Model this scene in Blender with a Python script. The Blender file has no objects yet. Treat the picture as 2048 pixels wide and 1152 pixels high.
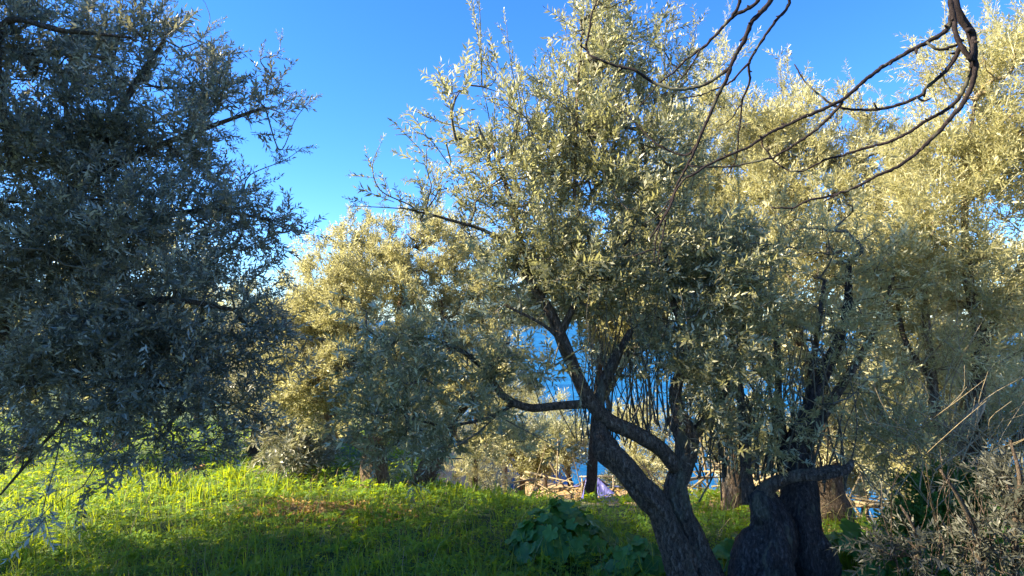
import bpy, math, random
import numpy as np

SC = bpy.context.scene
COL = SC.collection
F = 1220.0                       # focal length in photo pixels (photo is 2048 wide)
PITCH = math.radians(3.0)
CAM = np.array([0.0, 0.0, 1.6])

# ------------------------------------------------------------------ camera
cd = bpy.data.cameras.new('camera'); cam = bpy.data.objects.new('camera', cd); COL.objects.link(cam)
cam.location = CAM; cam.rotation_euler = (math.radians(90) + PITCH, 0, 0)
cd.sensor_width = 36; cd.lens = 36 * F / 2048; cd.clip_start = 0.02; cd.clip_end = 60000
SC.camera = cam

# ------------------------------------------------------------------ sky and sun
SUN_AZ, SUN_EL = -97.0, 36.0     # degrees from the view direction (+Y), left is negative
w = bpy.data.worlds.new('World'); SC.world = w; w.use_nodes = True
nt = w.node_tree; nt.nodes.clear()
sky = nt.nodes.new('ShaderNodeTexSky'); sky.sky_type = 'NISHITA'; sky.sun_disc = False
sky.sun_elevation = math.radians(SUN_EL); sky.sun_rotation = math.radians(SUN_AZ)
sky.altitude = 1200; sky.air_density = 1.05; sky.dust_density = 0.0; sky.ozone_density = 3.5
hs = nt.nodes.new('ShaderNodeHueSaturation'); hs.inputs['Saturation'].default_value = 1.22; hs.inputs['Value'].default_value = 1.0
bg = nt.nodes.new('ShaderNodeBackground'); bg.inputs['Strength'].default_value = 0.080
wo = nt.nodes.new('ShaderNodeOutputWorld')
tint = nt.nodes.new('ShaderNodeMix'); tint.data_type = 'RGBA'; tint.blend_type = 'MULTIPLY'; tint.inputs[0].default_value = 1; tint.inputs[7].default_value = (.62, .80, 1.08, 1)
nt.links.new(sky.outputs[0], hs.inputs['Color']); nt.links.new(hs.outputs[0], tint.inputs[6]); nt.links.new(tint.outputs[2], bg.inputs[0]); nt.links.new(bg.outputs[0], wo.inputs[0])
sl = bpy.data.lights.new('sun', 'SUN'); sl.energy = 5.0; sl.angle = math.radians(0.5); sl.color = (1.0, 0.87, 0.60)
so = bpy.data.objects.new('sun', sl); COL.objects.link(so)
so.rotation_euler = (math.radians(90 - SUN_EL), 0, math.radians(180 - SUN_AZ)); so.location = (-20, 8, 15)
SC.view_settings.view_transform = 'Standard'; SC.view_settings.look = 'None'
SC.view_settings.gamma = 1; SC.view_settings.use_curve_mapping = False
SC.view_settings.exposure = 2.2
SC.render.engine = 'CYCLES'
SC.cycles.max_bounces = 6; SC.cycles.diffuse_bounces = 3; SC.cycles.transmission_bounces = 4

# ------------------------------------------------------------------ helpers
def P(px, py, d):
    """photo pixel + forward distance -> world point"""
    u = (px - 1024) / F; v = (576 - py) / F
    x = u; y = math.cos(PITCH) - v * math.sin(PITCH); z = math.sin(PITCH) + v * math.cos(PITCH)
    return CAM + np.array([x, y, z]) * (d / y)

def sm(t): t = np.clip(t, 0, 1); return t * t * (3 - 2 * t)

def ground_z(x, y):
    x = np.asarray(x, float); y = np.asarray(y, float)
    e = 7.1 + 11 * sm((-x - 0.2) / 5.0) - 1.6 * sm((x - 2) / 3) - 1.0 * np.exp(-((x - 1.2) / 1.0) ** 2)          # edge of the terrace
    a = 0.29 - 0.12 * np.exp(-((x - 1.6) / 1.5) ** 2) + 0.24 * sm((x - 2.5) / 4.0) - 0.20 * sm((-x - 1) / 6)
    t = y - e
    ramp = np.where(t > 0, t - 1.2 * (1 - np.exp(-np.maximum(t, 0) / 1.2)), 0)
    z = -0.080 * y - a * ramp
    z += 0.05 * np.sin(x * 1.3 + 0.4) * np.sin(y * 0.9 + 1.0) + 0.025 * np.sin(x * 3.1 + y * 2.3) + 0.015 * np.sin(x * 6.7 - y * 5.1)
    z += 0.10 * np.exp(-((x + 2.0) ** 2 / 2.5 + (y - 6.8) ** 2 / 1.5))
    z += 16 * sm((y - 24) / 70) * sm((-x - .05 * y - 1) / 22) * (1 - sm((y - 250) / 300))
    z += 0.9 * sm((x - 5) / 8) * np.exp(-(y - 1) ** 2 / 8)
    return np.maximum(z, -75)

def link(name, me, parent=None, mat=None):
    o = bpy.data.objects.new(name, me); COL.objects.link(o)
    if mat is not None and me is not None: me.materials.append(mat)
    if parent is not None: o.parent = parent
    return o

def thing(name, label, cat, loc=(0, 0, 0), group=None):
    o = bpy.data.objects.new(name, None); COL.objects.link(o); o.location = loc
    o.empty_display_size = 0.2; o['label'] = label; o['category'] = cat
    if group: o['group'] = group
    return o

def quad_mesh(name, V, Q, tone=None, smooth=False):
    me = bpy.data.meshes.new(name)
    V = np.ascontiguousarray(V, dtype=np.float32); Q = np.ascontiguousarray(Q, dtype=np.int32)
    me.vertices.add(len(V)); me.vertices.foreach_set('co', V.ravel())
    me.loops.add(Q.size); me.loops.foreach_set('vertex_index', Q.ravel())
    me.polygons.add(len(Q)); me.polygons.foreach_set('loop_start', np.arange(len(Q), dtype=np.int32) * 4)
    try: me.polygons.foreach_set('loop_total', np.full(len(Q), 4, dtype=np.int32))
    except Exception: pass
    me.update(calc_edges=True)
    if smooth: me.polygons.foreach_set('use_smooth', np.ones(len(Q), dtype=bool))
    if tone is not None:
        a = me.attributes.new('tone', 'FLOAT', 'FACE'); a.data.foreach_set('value', np.ascontiguousarray(tone, dtype=np.float32))
    return me

def norm(v): return v / (np.linalg.norm(v, axis=-1, keepdims=True) + 1e-9)

def catmull(pts, step):
    pts = np.asarray(pts, float)
    if len(pts) < 3:
        n = max(2, int(np.linalg.norm(pts[-1, :3] - pts[0, :3]) / step) + 1)
        t = np.linspace(0, 1, n)[:, None]; return pts[0] * (1 - t) + pts[-1] * t
    p = np.vstack([2 * pts[0] - pts[1], pts, 2 * pts[-1] - pts[-2]])
    out = []
    for i in range(1, len(p) - 2):
        n = max(2, int(np.linalg.norm(p[i + 1, :3] - p[i, :3]) / step))
        t = (np.arange(n) / n)[:, None]
        a, b, c, d = p[i - 1], p[i], p[i + 1], p[i + 2]
        out.append(0.5 * ((2 * b) + (c - a) * t + (2 * a - 5 * b + 4 * c - d) * t ** 2 + (3 * b - a - 3 * c + d) * t ** 3))
    out.append(p[-2][None, :])
    return np.vstack(out)

def tube(pts, rad, segs=8, rough=0.0, rng=None, cap=True):
    """tube round a polyline; rough gives ridges and knots -> verts, quads"""
    pts = np.asarray(pts, float); n = len(pts); rad = np.asarray(rad, float)
    tan = norm(np.gradient(pts, axis=0))
    ref = np.array([0, 0, 1.0]) if abs(tan[0][2]) < 0.9 else np.array([1.0, 0, 0])
    a = norm(np.cross(tan[0], ref)); A = [a]
    for i in range(1, n):
        a = A[-1] - tan[i] * np.dot(A[-1], tan[i]); A.append(a / (np.linalg.norm(a) + 1e-9))
    A = np.array(A); B = np.cross(tan, A)
    th = np.linspace(0, 2 * np.pi, segs, endpoint=False)
    R = np.repeat(rad[:, None], segs, 1)
    if rough > 0:
        s = np.concatenate([[0], np.cumsum(np.linalg.norm(np.diff(pts, axis=0), axis=1))])[:, None]
        g = np.zeros((n, segs))
        for k, am, fs in ((2, .45, 2.2), (3, .45, 3.7), (5, .38, 5), (8, .28, 7), (13, .2, 11), (1, .35, 6), (0, .35, 13), (4, .25, 16)):
            if k < segs / 2.2: g += am * np.sin(k * th[None, :] + fs * s * rng.uniform(.6, 1.3) + rng.uniform(0, 6.28))
        g2 = np.abs(g) * 1.2 - 0.6
        R = R * (1 + rough * (0.5 * g + 0.7 * g2)) + rng.normal(0, rough * .07, R.shape) * R
    V = pts[:, None, :] + R[:, :, None] * (np.cos(th)[None, :, None] * A[:, None, :] + np.sin(th)[None, :, None] * B[:, None, :])
    V = V.reshape(-1, 3)
    i = np.arange(n - 1)[:, None] * segs; j = np.arange(segs)[None, :]; j2 = (j + 1) % segs
    Q = np.stack([i + j, i + j2, i + segs + j2, i + segs + j], -1).reshape(-1, 4)
    if cap:
        k = len(V); V = np.vstack([V, pts[-1] + tan[-1] * rad[-1] * .25, pts[0]])
        e = (n - 1) * segs; jj = np.arange(0, segs, 2)
        Q = np.vstack([Q, np.stack([e + jj, e + (jj + 1) % segs, e + (jj + 2) % segs, np.full(len(jj), k)], -1) if segs % 2 == 0 else Q[:0],
                       np.stack([(jj + 2) % segs, (jj + 1) % segs, jj, np.full(len(jj), k + 1)], -1) if segs % 2 == 0 else Q[:0]])
    return V, Q

class Bag:
    def __init__(s): s.V = []; s.Q = []; s.T = []; s.n = 0
    def add(s, V, Q, T=None):
        s.V.append(V); s.Q.append(Q + s.n); s.n += len(V)
        s.T.append(np.full(len(Q), .5) if T is None else T)
    def obj(s, name, mat, parent=None, smooth=False, stuff=False):
        me = quad_mesh(name, np.vstack(s.V), np.vstack(s.Q), np.concatenate(s.T), smooth)
        o = link(name, me, parent, mat)
        if stuff: o['kind'] = 'stuff'
        return o

# ------------------------------------------------------------------ materials
def mat_new(name):
    m = bpy.data.materials.new(name); m.use_nodes = True
    t = m.node_tree; t.nodes.clear()
    return m, t, t.nodes, t.links

def leaf_mat(name, top, top2, under, trans, rough=0.45, tfac=0.35, hue_noise=1.2):
    m, t, N, L = mat_new(name)
    at = N.new('ShaderNodeAttribute'); at.attribute_name = 'tone'
    r = N.new('ShaderNodeMix'); r.data_type = 'RGBA'; r.inputs[6].default_value = (*top, 1); r.inputs[7].default_value = (*top2, 1)
    L.new(at.outputs['Fac'], r.inputs[0])
    geo = N.new('ShaderNodeNewGeometry')
    u = N.new('ShaderNodeMix'); u.data_type = 'RGBA'; u.inputs[7].default_value = (*under, 1)
    L.new(geo.outputs['Backfacing'], u.inputs[0]); L.new(r.outputs[2], u.inputs[6])
    tc = N.new('ShaderNodeTexCoord'); nz = N.new('ShaderNodeTexNoise'); nz.inputs['Scale'].default_value = hue_noise; nz.inputs['Detail'].default_value = 3
    L.new(tc.outputs['Object'], nz.inputs['Vector'])
    mr = N.new('ShaderNodeMapRange'); mr.inputs[1].default_value = .3; mr.inputs[2].default_value = .7; mr.inputs[3].default_value = .78; mr.inputs[4].default_value = 1.22
    L.new(nz.outputs['Fac'], mr.inputs[0])
    hv = N.new('ShaderNodeHueSaturation'); L.new(u.outputs[2], hv.inputs['Color']); L.new(mr.outputs[0], hv.inputs['Value'])
    b = N.new('ShaderNodeBsdfPrincipled'); b.inputs['Roughness'].default_value = rough
    b.inputs['Specular IOR Level'].default_value = 0.4
    L.new(hv.outputs[0], b.inputs['Base Color'])
    tr = N.new('ShaderNodeBsdfTranslucent'); tr.inputs['Color'].default_value = (*trans, 1)
    mx = N.new('ShaderNodeMixShader'); mx.inputs[0].default_value = tfac
    L.new(b.outputs[0], mx.inputs[1]); L.new(tr.outputs[0], mx.inputs[2])
    o = N.new('ShaderNodeOutputMaterial'); L.new(mx.outputs[0], o.inputs[0])
    return m

def bark_mat(name, c1, c2, c3, scale=9, bump=0.6, dist=0.02):
    m, t, N, L = mat_new(name)
    tc = N.new('ShaderNodeTexCoord'); mp = N.new('ShaderNodeMapping'); mp.inputs['Scale'].default_value = (1, 1, .33)
    L.new(tc.outputs['Object'], mp.inputs[0])
    n1 = N.new('ShaderNodeTexNoise'); n1.inputs['Scale'].default_value = scale * 3; n1.inputs['Detail'].default_value = 8; n1.inputs['Roughness'].default_value = .7
    n2 = N.new('ShaderNodeTexVoronoi'); n2.inputs['Scale'].default_value = scale * 2.2; n2.feature = 'DISTANCE_TO_EDGE'
    n3 = N.new('ShaderNodeTexNoise'); n3.inputs['Scale'].default_value = scale * .5; n3.inputs['Detail'].default_value = 4
    nw = N.new('ShaderNodeVectorMath'); nw.operation = 'ADD'
    sc = N.new('ShaderNodeVectorMath'); sc.operation = 'SCALE'; sc.inputs['Scale'].default_value = .12
    L.new(mp.outputs[0], n1.inputs['Vector']); L.new(mp.outputs[0], n3.inputs['Vector'])
    L.new(n1.outputs['Color'], sc.inputs[0]); L.new(mp.outputs[0], nw.inputs[0]); L.new(sc.outputs[0], nw.inputs[1]); L.new(nw.outputs[0], n2.inputs['Vector'])
    cr = N.new('ShaderNodeValToRGB'); e = cr.color_ramp.elements
    e[0].position = .3; e[0].color = (*c1, 1); e[1].position = .72; e[1].color = (*c3, 1)
    x = e.new(.5); x.color = (*c2, 1)
    L.new(n1.outputs['Fac'], cr.inputs[0])
    ds = N.new('ShaderNodeMapRange'); ds.inputs[1].default_value = 0; ds.inputs[2].default_value = .12; ds.inputs[3].default_value = .35; ds.inputs[4].default_value = 1
    L.new(n2.outputs['Distance'], ds.inputs[0])
    hv = N.new('ShaderNodeHueSaturation'); L.new(cr.outputs[0], hv.inputs['Color']); L.new(ds.outputs[0], hv.inputs['Value'])
    # lichen patches
    lr = N.new('ShaderNodeMapRange'); lr.inputs[1].default_value = .58; lr.inputs[2].default_value = .68
    L.new(n3.outputs['Fac'], lr.inputs[0])
    lm = N.new('ShaderNodeMath'); lm.operation = 'MULTIPLY'; lm.inputs[1].default_value = .45; L.new(lr.outputs[0], lm.inputs[0])
    mx = N.new('ShaderNodeMix'); mx.data_type = 'RGBA'; mx.inputs[7].default_value = (.24, .24, .16, 1)
    L.new(lm.outputs[0], mx.inputs[0]); L.new(hv.outputs[0], mx.inputs[6])
    b = N.new('ShaderNodeBsdfPrincipled'); b.inputs['Roughness'].default_value = .9; b.inputs['Specular IOR Level'].default_value = .2
    L.new(mx.outputs[2], b.inputs['Base Color'])
    ad = N.new('ShaderNodeMath'); ad.operation = 'ADD'; L.new(n1.outputs['Fac'], ad.inputs[0]); L.new(ds.outputs[0], ad.inputs[1])
    bp = N.new('ShaderNodeBump'); bp.inputs['Strength'].default_value = bump; bp.inputs['Distance'].default_value = dist
    L.new(ad.outputs[0], bp.inputs['Height']); L.new(bp.outputs[0], b.inputs['Normal'])
    o = N.new('ShaderNodeOutputMaterial'); L.new(b.outputs[0], o.inputs[0])
    return m

def noise_mat(name, stops, scale=4, rough=.9, bump=.4, dist=.02, detail=8):
    m, t, N, L = mat_new(name)
    tc = N.new('ShaderNodeTexCoord'); n1 = N.new('ShaderNodeTexNoise'); n1.inputs['Scale'].default_value = scale; n1.inputs['Detail'].default_value = detail; n1.inputs['Roughness'].default_value = .65
    L.new(tc.outputs['Object'], n1.inputs['Vector'])
    cr = N.new('ShaderNodeValToRGB'); e = cr.color_ramp.elements
    e[0].position = .3; e[0].color = (*stops[0], 1); e[1].position = .7; e[1].color = (*stops[-1], 1)
    for k, s in enumerate(stops[1:-1]):
        x = e.new(.3 + .4 * (k + 1) / (len(stops) - 1)); x.color = (*s, 1)
    L.new(n1.outputs['Fac'], cr.inputs[0])
    b = N.new('ShaderNodeBsdfPrincipled'); b.inputs['Roughness'].default_value = rough
    L.new(cr.outputs[0], b.inputs['Base Color'])
    n2 = N.new('ShaderNodeTexNoise'); n2.inputs['Scale'].default_value = scale * 6; n2.inputs['Detail'].default_value = 6
    L.new(tc.outputs['Object'], n2.inputs['Vector'])
    bp = N.new('ShaderNodeBump'); bp.inputs['Strength'].default_value = bump; bp.inputs['Distance'].default_value = dist
    L.new(n2.outputs['Fac'], bp.inputs['Height']); L.new(bp.outputs[0], b.inputs['Normal'])
    o = N.new('ShaderNodeOutputMaterial'); L.new(b.outputs[0], o.inputs[0])
    return m

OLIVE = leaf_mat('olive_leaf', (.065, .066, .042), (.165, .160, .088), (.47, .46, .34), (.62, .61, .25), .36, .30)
OLIVE_LIT = leaf_mat('sunlit_olive_leaf', (.11, .105, .05), (.27, .255, .12), (.56, .53, .34), (.72, .68, .31), .42, .34)  # paler, yellower copy of the olive leaf: sunlight on the crowns put into colour
BARK = bark_mat('olive_bark', (.05, .036, .026), (.17, .125, .092), (.34, .27, .21), 20, 1.0, .03)
BARK_BLACK = bark_mat('black_olive_bark', (.025, .019, .018), (.075, .060, .056), (.19, .16, .145), 20, .9, .02)  # near-black bark for the stump trunks
BARK_THIN = bark_mat('olive_twig_bark', (.07, .06, .045), (.14, .12, .09), (.22, .19, .14), 20, .3, .006)
BARK_TAN = bark_mat('tan_olive_twig_bark', (.20, .15, .09), (.32, .25, .15), (.42, .35, .23), 20, .3, .006)
BARK_WARM = bark_mat('old_olive_bark', (.09, .055, .035), (.24, .165, .11), (.40, .31, .23), 14, .8, .018)
BARK_PALE = bark_mat('pale_olive_bark', (.22, .18, .13), (.38, .32, .24), (.5, .44, .35), 8, .4, .01)
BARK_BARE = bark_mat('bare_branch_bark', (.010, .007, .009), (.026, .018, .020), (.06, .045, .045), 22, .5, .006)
HERB = leaf_mat('herb_leaf', (.080, .190, .012), (.24, .34, .020), (.11, .22, .03), (.52, .60, .010), .75, .45, 1.0)
BLADE = leaf_mat('grass_blade', (.055, .14, .015), (.15, .24, .035), (.07, .15, .03), (.50, .58, .02), .6, .4, 1.0)
MALLOW = leaf_mat('mallow_leaf', (.040, .115, .018), (.090, .21, .030), (.10, .19, .05), (.14, .30, .03), .5, .25, 3)
OLIVE_SHADE_COOL = leaf_mat('cool_shade_olive_leaf', (.076, .078, .062), (.17, .168, .125), (.46, .455, .38), (.50, .49, .25), .38, .2)  # cool grey copy of the olive leaf: bluish shade painted into the colour
OLIVE_SHADE_DARK = leaf_mat('dark_shade_olive_leaf', (.04, .044, .034), (.085, .085, .065), (.13, .13, .105), (.18, .18, .10), .5, .2)  # darkened leaf copy: the lower right bush's shade is in its colour
DRY = leaf_mat('dry_leaf_litter', (.30, .16, .045), (.46, .30, .10), (.38, .24, .08), (.45, .28, .06), .7, .25, 2)
STRAW = leaf_mat('dry_straw', (.36, .27, .12), (.50, .40, .20), (.4, .3, .15), (.4, .3, .12), .6, .25, 2)

# ------------------------------------------------------------------ setting: ground and sea
def ground_mat():
    m, t, N, L = mat_new('ground_soil_and_moss')
    tc = N.new('ShaderNodeTexCoord'); sp = N.new('ShaderNodeSeparateXYZ'); L.new(tc.outputs['Object'], sp.inputs[0])
    n1 = N.new('ShaderNodeTexNoise'); n1.inputs['Scale'].default_value = .7; n1.inputs['Detail'].default_value = 10; n1.inputs['Roughness'].default_value = .65
    n2 = N.new('ShaderNodeTexNoise'); n2.inputs['Scale'].default_value = 14; n2.inputs['Detail'].default_value = 8
    for n in (n1, n2): L.new(tc.outputs['Object'], n.inputs['Vector'])
    g = N.new('ShaderNodeValToRGB'); e = g.color_ramp.elements
    e[0].position = .3; e[0].color = (.022, .040, .008, 1); e[1].position = .7; e[1].color = (.07, .11, .02, 1)
    L.new(n2.outputs['Fac'], g.inputs[0])
    s = N.new('ShaderNodeValToRGB'); e = s.color_ramp.elements
    e[0].position = .3; e[0].color = (.16, .085, .04, 1); e[1].position = .7; e[1].color = (.38, .26, .13, 1)
    L.new(n2.outputs['Fac'], s.inputs[0])
    # soil takes over beyond the edge of the terrace and on the bank to the right
    a = N.new('ShaderNodeMath'); a.operation = 'MULTIPLY_ADD'; a.inputs[1].default_value = 1.1; L.new(sp.outputs['X'], a.inputs[0])
    mn = N.new('ShaderNodeMath'); mn.operation = 'MINIMUM'; mn.inputs[1].default_value = 0; L.new(sp.outputs['X'], mn.inputs[0])
    ma = N.new('ShaderNodeMath'); ma.operation = 'MULTIPLY_ADD'; ma.inputs[1].default_value = 3.0; L.new(mn.outputs[0], ma.inputs[0]); L.new(sp.outputs['Y'], ma.inputs[2])
    L.new(ma.outputs[0], a.inputs[2])
    b = N.new('ShaderNodeMath'); b.operation = 'MULTIPLY_ADD'; b.inputs[1].default_value = 3.5; L.new(n1.outputs['Fac'], b.inputs[0]); L.new(a.outputs[0], b.inputs[2])
    r = N.new('ShaderNodeMapRange'); r.inputs[1].default_value = 10.3; r.inputs[2].default_value = 11.6; L.new(b.outputs[0], r.inputs[0])
    mx = N.new('ShaderNodeMix'); mx.data_type = 'RGBA'; L.new(r.outputs[0], mx.inputs[0]); L.new(g.outputs[0], mx.inputs[6]); L.new(s.outputs[0], mx.inputs[7])
    bs = N.new('ShaderNodeBsdfPrincipled'); bs.inputs['Roughness'].default_value = .95; L.new(mx.outputs[2], bs.inputs['Base Color'])
    bp = N.new('ShaderNodeBump'); bp.inputs['Strength'].default_value = .7; bp.inputs['Distance'].default_value = .03
    L.new(n2.outputs['Fac'], bp.inputs['Height']); L.new(bp.outputs[0], bs.inputs['Normal'])
    o = N.new('ShaderNodeOutputMaterial'); L.new(bs.outputs[0], o.inputs[0])
    return m

def build_ground():
    n = 240; u = np.linspace(-1, 1, n)
    gx = 8 * u + 700 * np.sign(u) * np.abs(u) ** 5
    v = np.linspace(-.45, 1, n)
    gy = 4 + 14 * v + 800 * np.sign(v) * np.abs(v) ** 5
    X, Y = np.meshgrid(gx, gy); Z = ground_z(X, Y)
    V = np.stack([X, Y, Z], -1).reshape(-1, 3)
    i = np.arange(n - 1)[:, None] * n; j = np.arange(n - 1)[None, :]
    Q = np.stack([i + j, i + j + 1, i + n + j + 1, i + n + j], -1).reshape(-1, 4)
    o = link('ground', quad_mesh('ground', V, Q, smooth=True), None, ground_mat()); o['kind'] = 'structure'

def build_sea():
    m, t, N, L = mat_new('sea_water')
    tc = N.new('ShaderNodeTexCoord'); nz = N.new('ShaderNodeTexNoise'); nz.inputs['Scale'].default_value = .12; nz.inputs['Detail'].default_value = 10
    L.new(tc.outputs['Object'], nz.inputs['Vector'])
    b = N.new('ShaderNodeBsdfPrincipled'); sc2 = N.new('ShaderNodeMapping'); sc2.inputs['Scale'].default_value = (.15, .6, 1); n2 = N.new('ShaderNodeTexNoise'); n2.inputs['Scale'].default_value = .05; n2.inputs['Detail'].default_value = 8
    L.new(tc.outputs['Object'], sc2.inputs[0]); L.new(sc2.outputs[0], n2.inputs['Vector']); cr = N.new('ShaderNodeValToRGB'); cr.color_ramp.elements[0].position = .35; cr.color_ramp.elements[0].color = (.003, .055, .16, 1); cr.color_ramp.elements[1].position = .65; cr.color_ramp.elements[1].color = (.008, .10, .25, 1)
    L.new(n2.outputs['Fac'], cr.inputs[0]); L.new(cr.outputs[0], b.inputs['Base Color']); b.inputs['Roughness'].default_value = .5
    b.inputs['Specular IOR Level'].default_value = .12
    bp = N.new('ShaderNodeBump'); bp.inputs['Strength'].default_value = 1; bp.inputs['Distance'].default_value = 3
    L.new(nz.outputs['Fac'], bp.inputs['Height']); L.new(bp.outputs[0], b.inputs['Normal'])
    o = N.new('ShaderNodeOutputMaterial'); L.new(b.outputs[0], o.inputs[0])
    S = 40000; V = np.array([[-S, -S, -55], [S, -S, -55], [S, S, -55], [-S, S, -55]], float)
    s = link('sea', quad_mesh('sea', V, np.array([[0, 1, 2, 3]])), None, m); s['kind'] = 'structure'
build_ground(); build_sea()

# ------------------------------------------------------------------ leaf sprays
def make_templates(rng, n_t, pairs, length, leaf, hi, width=.2, spread=(35, 62)):
    out = []
    nl = pairs * 2 + 1
    for _ in range(n_t):
        V = []; Q = []
        bend = rng.normal(0, .25, 2)
        def pos(t): return np.array([bend[0] * length * t * t, bend[1] * length * t * t, length * t])
        r0 = .0016 + length * .004
        tp = [pos(0), pos(1)]
        for c, r in ((tp[0], r0), (tp[1], r0 * .5)):
            for k in range(3):
                a = k * 2.0944; V.append(c + np.array([math.cos(a) * r, math.sin(a) * r, 0]))
        Q += [[0, 1, 4, 3], [1, 2, 5, 4], [2, 0, 3, 5]] if hi or leaf < .0505 else [[0, 1, 4, 3]]
        roll = rng.uniform(0, 6.28)
        for i in range(nl):
            if i == nl - 1: t = 1.0; al = math.radians(rng.uniform(0, 15)); az = rng.uniform(0, 6.28)
            else:
                k = i // 2; t = .12 + .88 * (k + .5) / pairs + rng.normal(0, .02)
                az = roll + k * 1.5708 + (i % 2) * math.pi + rng.normal(0, .35); al = math.radians(rng.uniform(*spread))
            t = min(t, 1.0)
            base = pos(t); ax = norm(np.array([2 * bend[0] * t, 2 * bend[1] * t, 1.0]))
            s = norm(np.cross(ax, [math.sin(az), -math.cos(az), .01])); 
            s = norm(np.array([math.cos(az), math.sin(az), 0]) - ax * np.dot([math.cos(az), math.sin(az), 0], ax))
            d = ax * math.cos(al) + s * math.sin(al)
            nrm = norm(ax * math.sin(al) - s * math.cos(al) + rng.normal(0, .35, 3)); nrm = norm(nrm - d * np.dot(nrm, d))
            side = np.cross(d, nrm); ll = leaf * rng.uniform(.65, 1.2) * (1 - .25 * (t > .85)); w_ = ll * width * rng.uniform(.8, 1.15) * .5
            cv = rng.uniform(-.12, .05) * ll; b = len(V); fo = w_ * .35
            if hi:
                V += [base, base + d * ll * .32 + side * w_ * .85 + nrm * fo, base + d * ll * .68 + side * w_ * .9 + nrm * (fo + cv * .5), base + d * ll + nrm * cv,
                      base + d * ll * .68 - side * w_ * .9 + nrm * (fo + cv * .5), base + d * ll * .32 - side * w_ * .85 + nrm * fo]
                Q += [[b, b + 1, b + 2, b + 3], [b, b + 3, b + 4, b + 5]]
            else:
                V += [base, base + d * ll * .45 + side * w_ * 1.1 + nrm * fo, base + d * ll + nrm * cv, base + d * ll * .45 - side * w_ * 1.1 + nrm * fo]
                Q += [[b, b + 1, b + 2, b + 3]]
        out.append(np.array(V))
    return np.array(out), np.array(Q)

def frames(D, rng):
    D = norm(D); n = len(D)
    a = norm(np.cross(D, rng.normal(0, 1, (n, 3)))); b = np.cross(D, a)
    return np.stack([a, b, D], -1)          # columns

def place_templates(tpl, pos, D, scale, rng):
    T, Q = tpl; n = len(pos)
    R = frames(D, rng); k = rng.integers(0, len(T), n)
    V = np.einsum('nij,nvj->nvi', R, T[k]) * scale[:, None, None] + pos[:, None, :]
    nv = T.shape[1]
    QQ = (Q[None] + (np.arange(n) * nv)[:, None, None]).reshape(-1, 4)
    nq = len(Q); base = rng.uniform(0, 1, n)
    tone = np.clip(base[:, None] * .5 + rng.uniform(0, 1, (n, nq)) * .5, 0, 1).ravel()
    return V.reshape(-1, 3), QQ, tone

# ------------------------------------------------------------------ tree builder
def blob_points(blobs, n, rng):
    w_ = np.array([b[6] if len(b) > 6 else 1.0 for b in blobs]) * np.array([b[3] * b[4] * b[5] for b in blobs]) ** .8
    k = rng.choice(len(blobs), n, p=w_ / w_.sum())
    C = np.array([P(b[0], b[1], b[2]) for b in blobs]); R = np.array([[b[3] * b[2] / F, b[5], b[4] * b[2] / F] for b in blobs])
    u = norm(rng.normal(0, 1, (n, 3))) * (rng.uniform(0, 1, (n, 1)) ** .42)
    return C[k] + u * R[k]

def grow(limbs, targets, rng, step=.14, wob=.18, up=.12):
    """join every target to the nearest wood, shortest first; returns nodes, parents, paths"""
    S = []; 
    for L_ in limbs:
        c = catmull(np.array(L_['p'] if not isinstance(L_, np.ndarray) else L_), .1)[:, :3]
        S.append(c)
    nodes = [np.vstack(S)]; N0 = len(nodes[0])
    buf = np.zeros((N0 + len(targets) * 24, 3)); buf[:N0] = nodes[0]; n = N0
    par = np.full(len(buf), -1, int)
    d0 = np.array([np.min(np.sum((nodes[0] - t) ** 2, 1)) for t in targets])
    paths = []
    for ti in np.argsort(d0):
        t = targets[ti]
        dd = buf[:n] - t; q = np.sum(dd * dd, 1) 
        q = q * (1 + .5 * (buf[:n, 2] > t[2]))          # prefer to grow upward
        k = int(np.argmin(q)); L_ = math.sqrt(np.sum(dd[k] ** 2))
        if L_ < .03: continue
        m = min(20, max(2, int(L_ / step)))
        s = np.linspace(0, 1, m + 1)[1:, None]
        side = rng.normal(0, 1, 3) * L_ * wob; side[2] -= L_ * up
        p = buf[k] * (1 - s) + t * s + side * (s * (1 - s)) + rng.normal(0, .008, (m, 3))
        buf[n:n + m] = p; par[n] = k; par[n + 1:n + m] = np.arange(n, n + m - 1)
        paths.append((k, n, n + m)); n += m
    return buf[:n], par[:n], paths, N0

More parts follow.
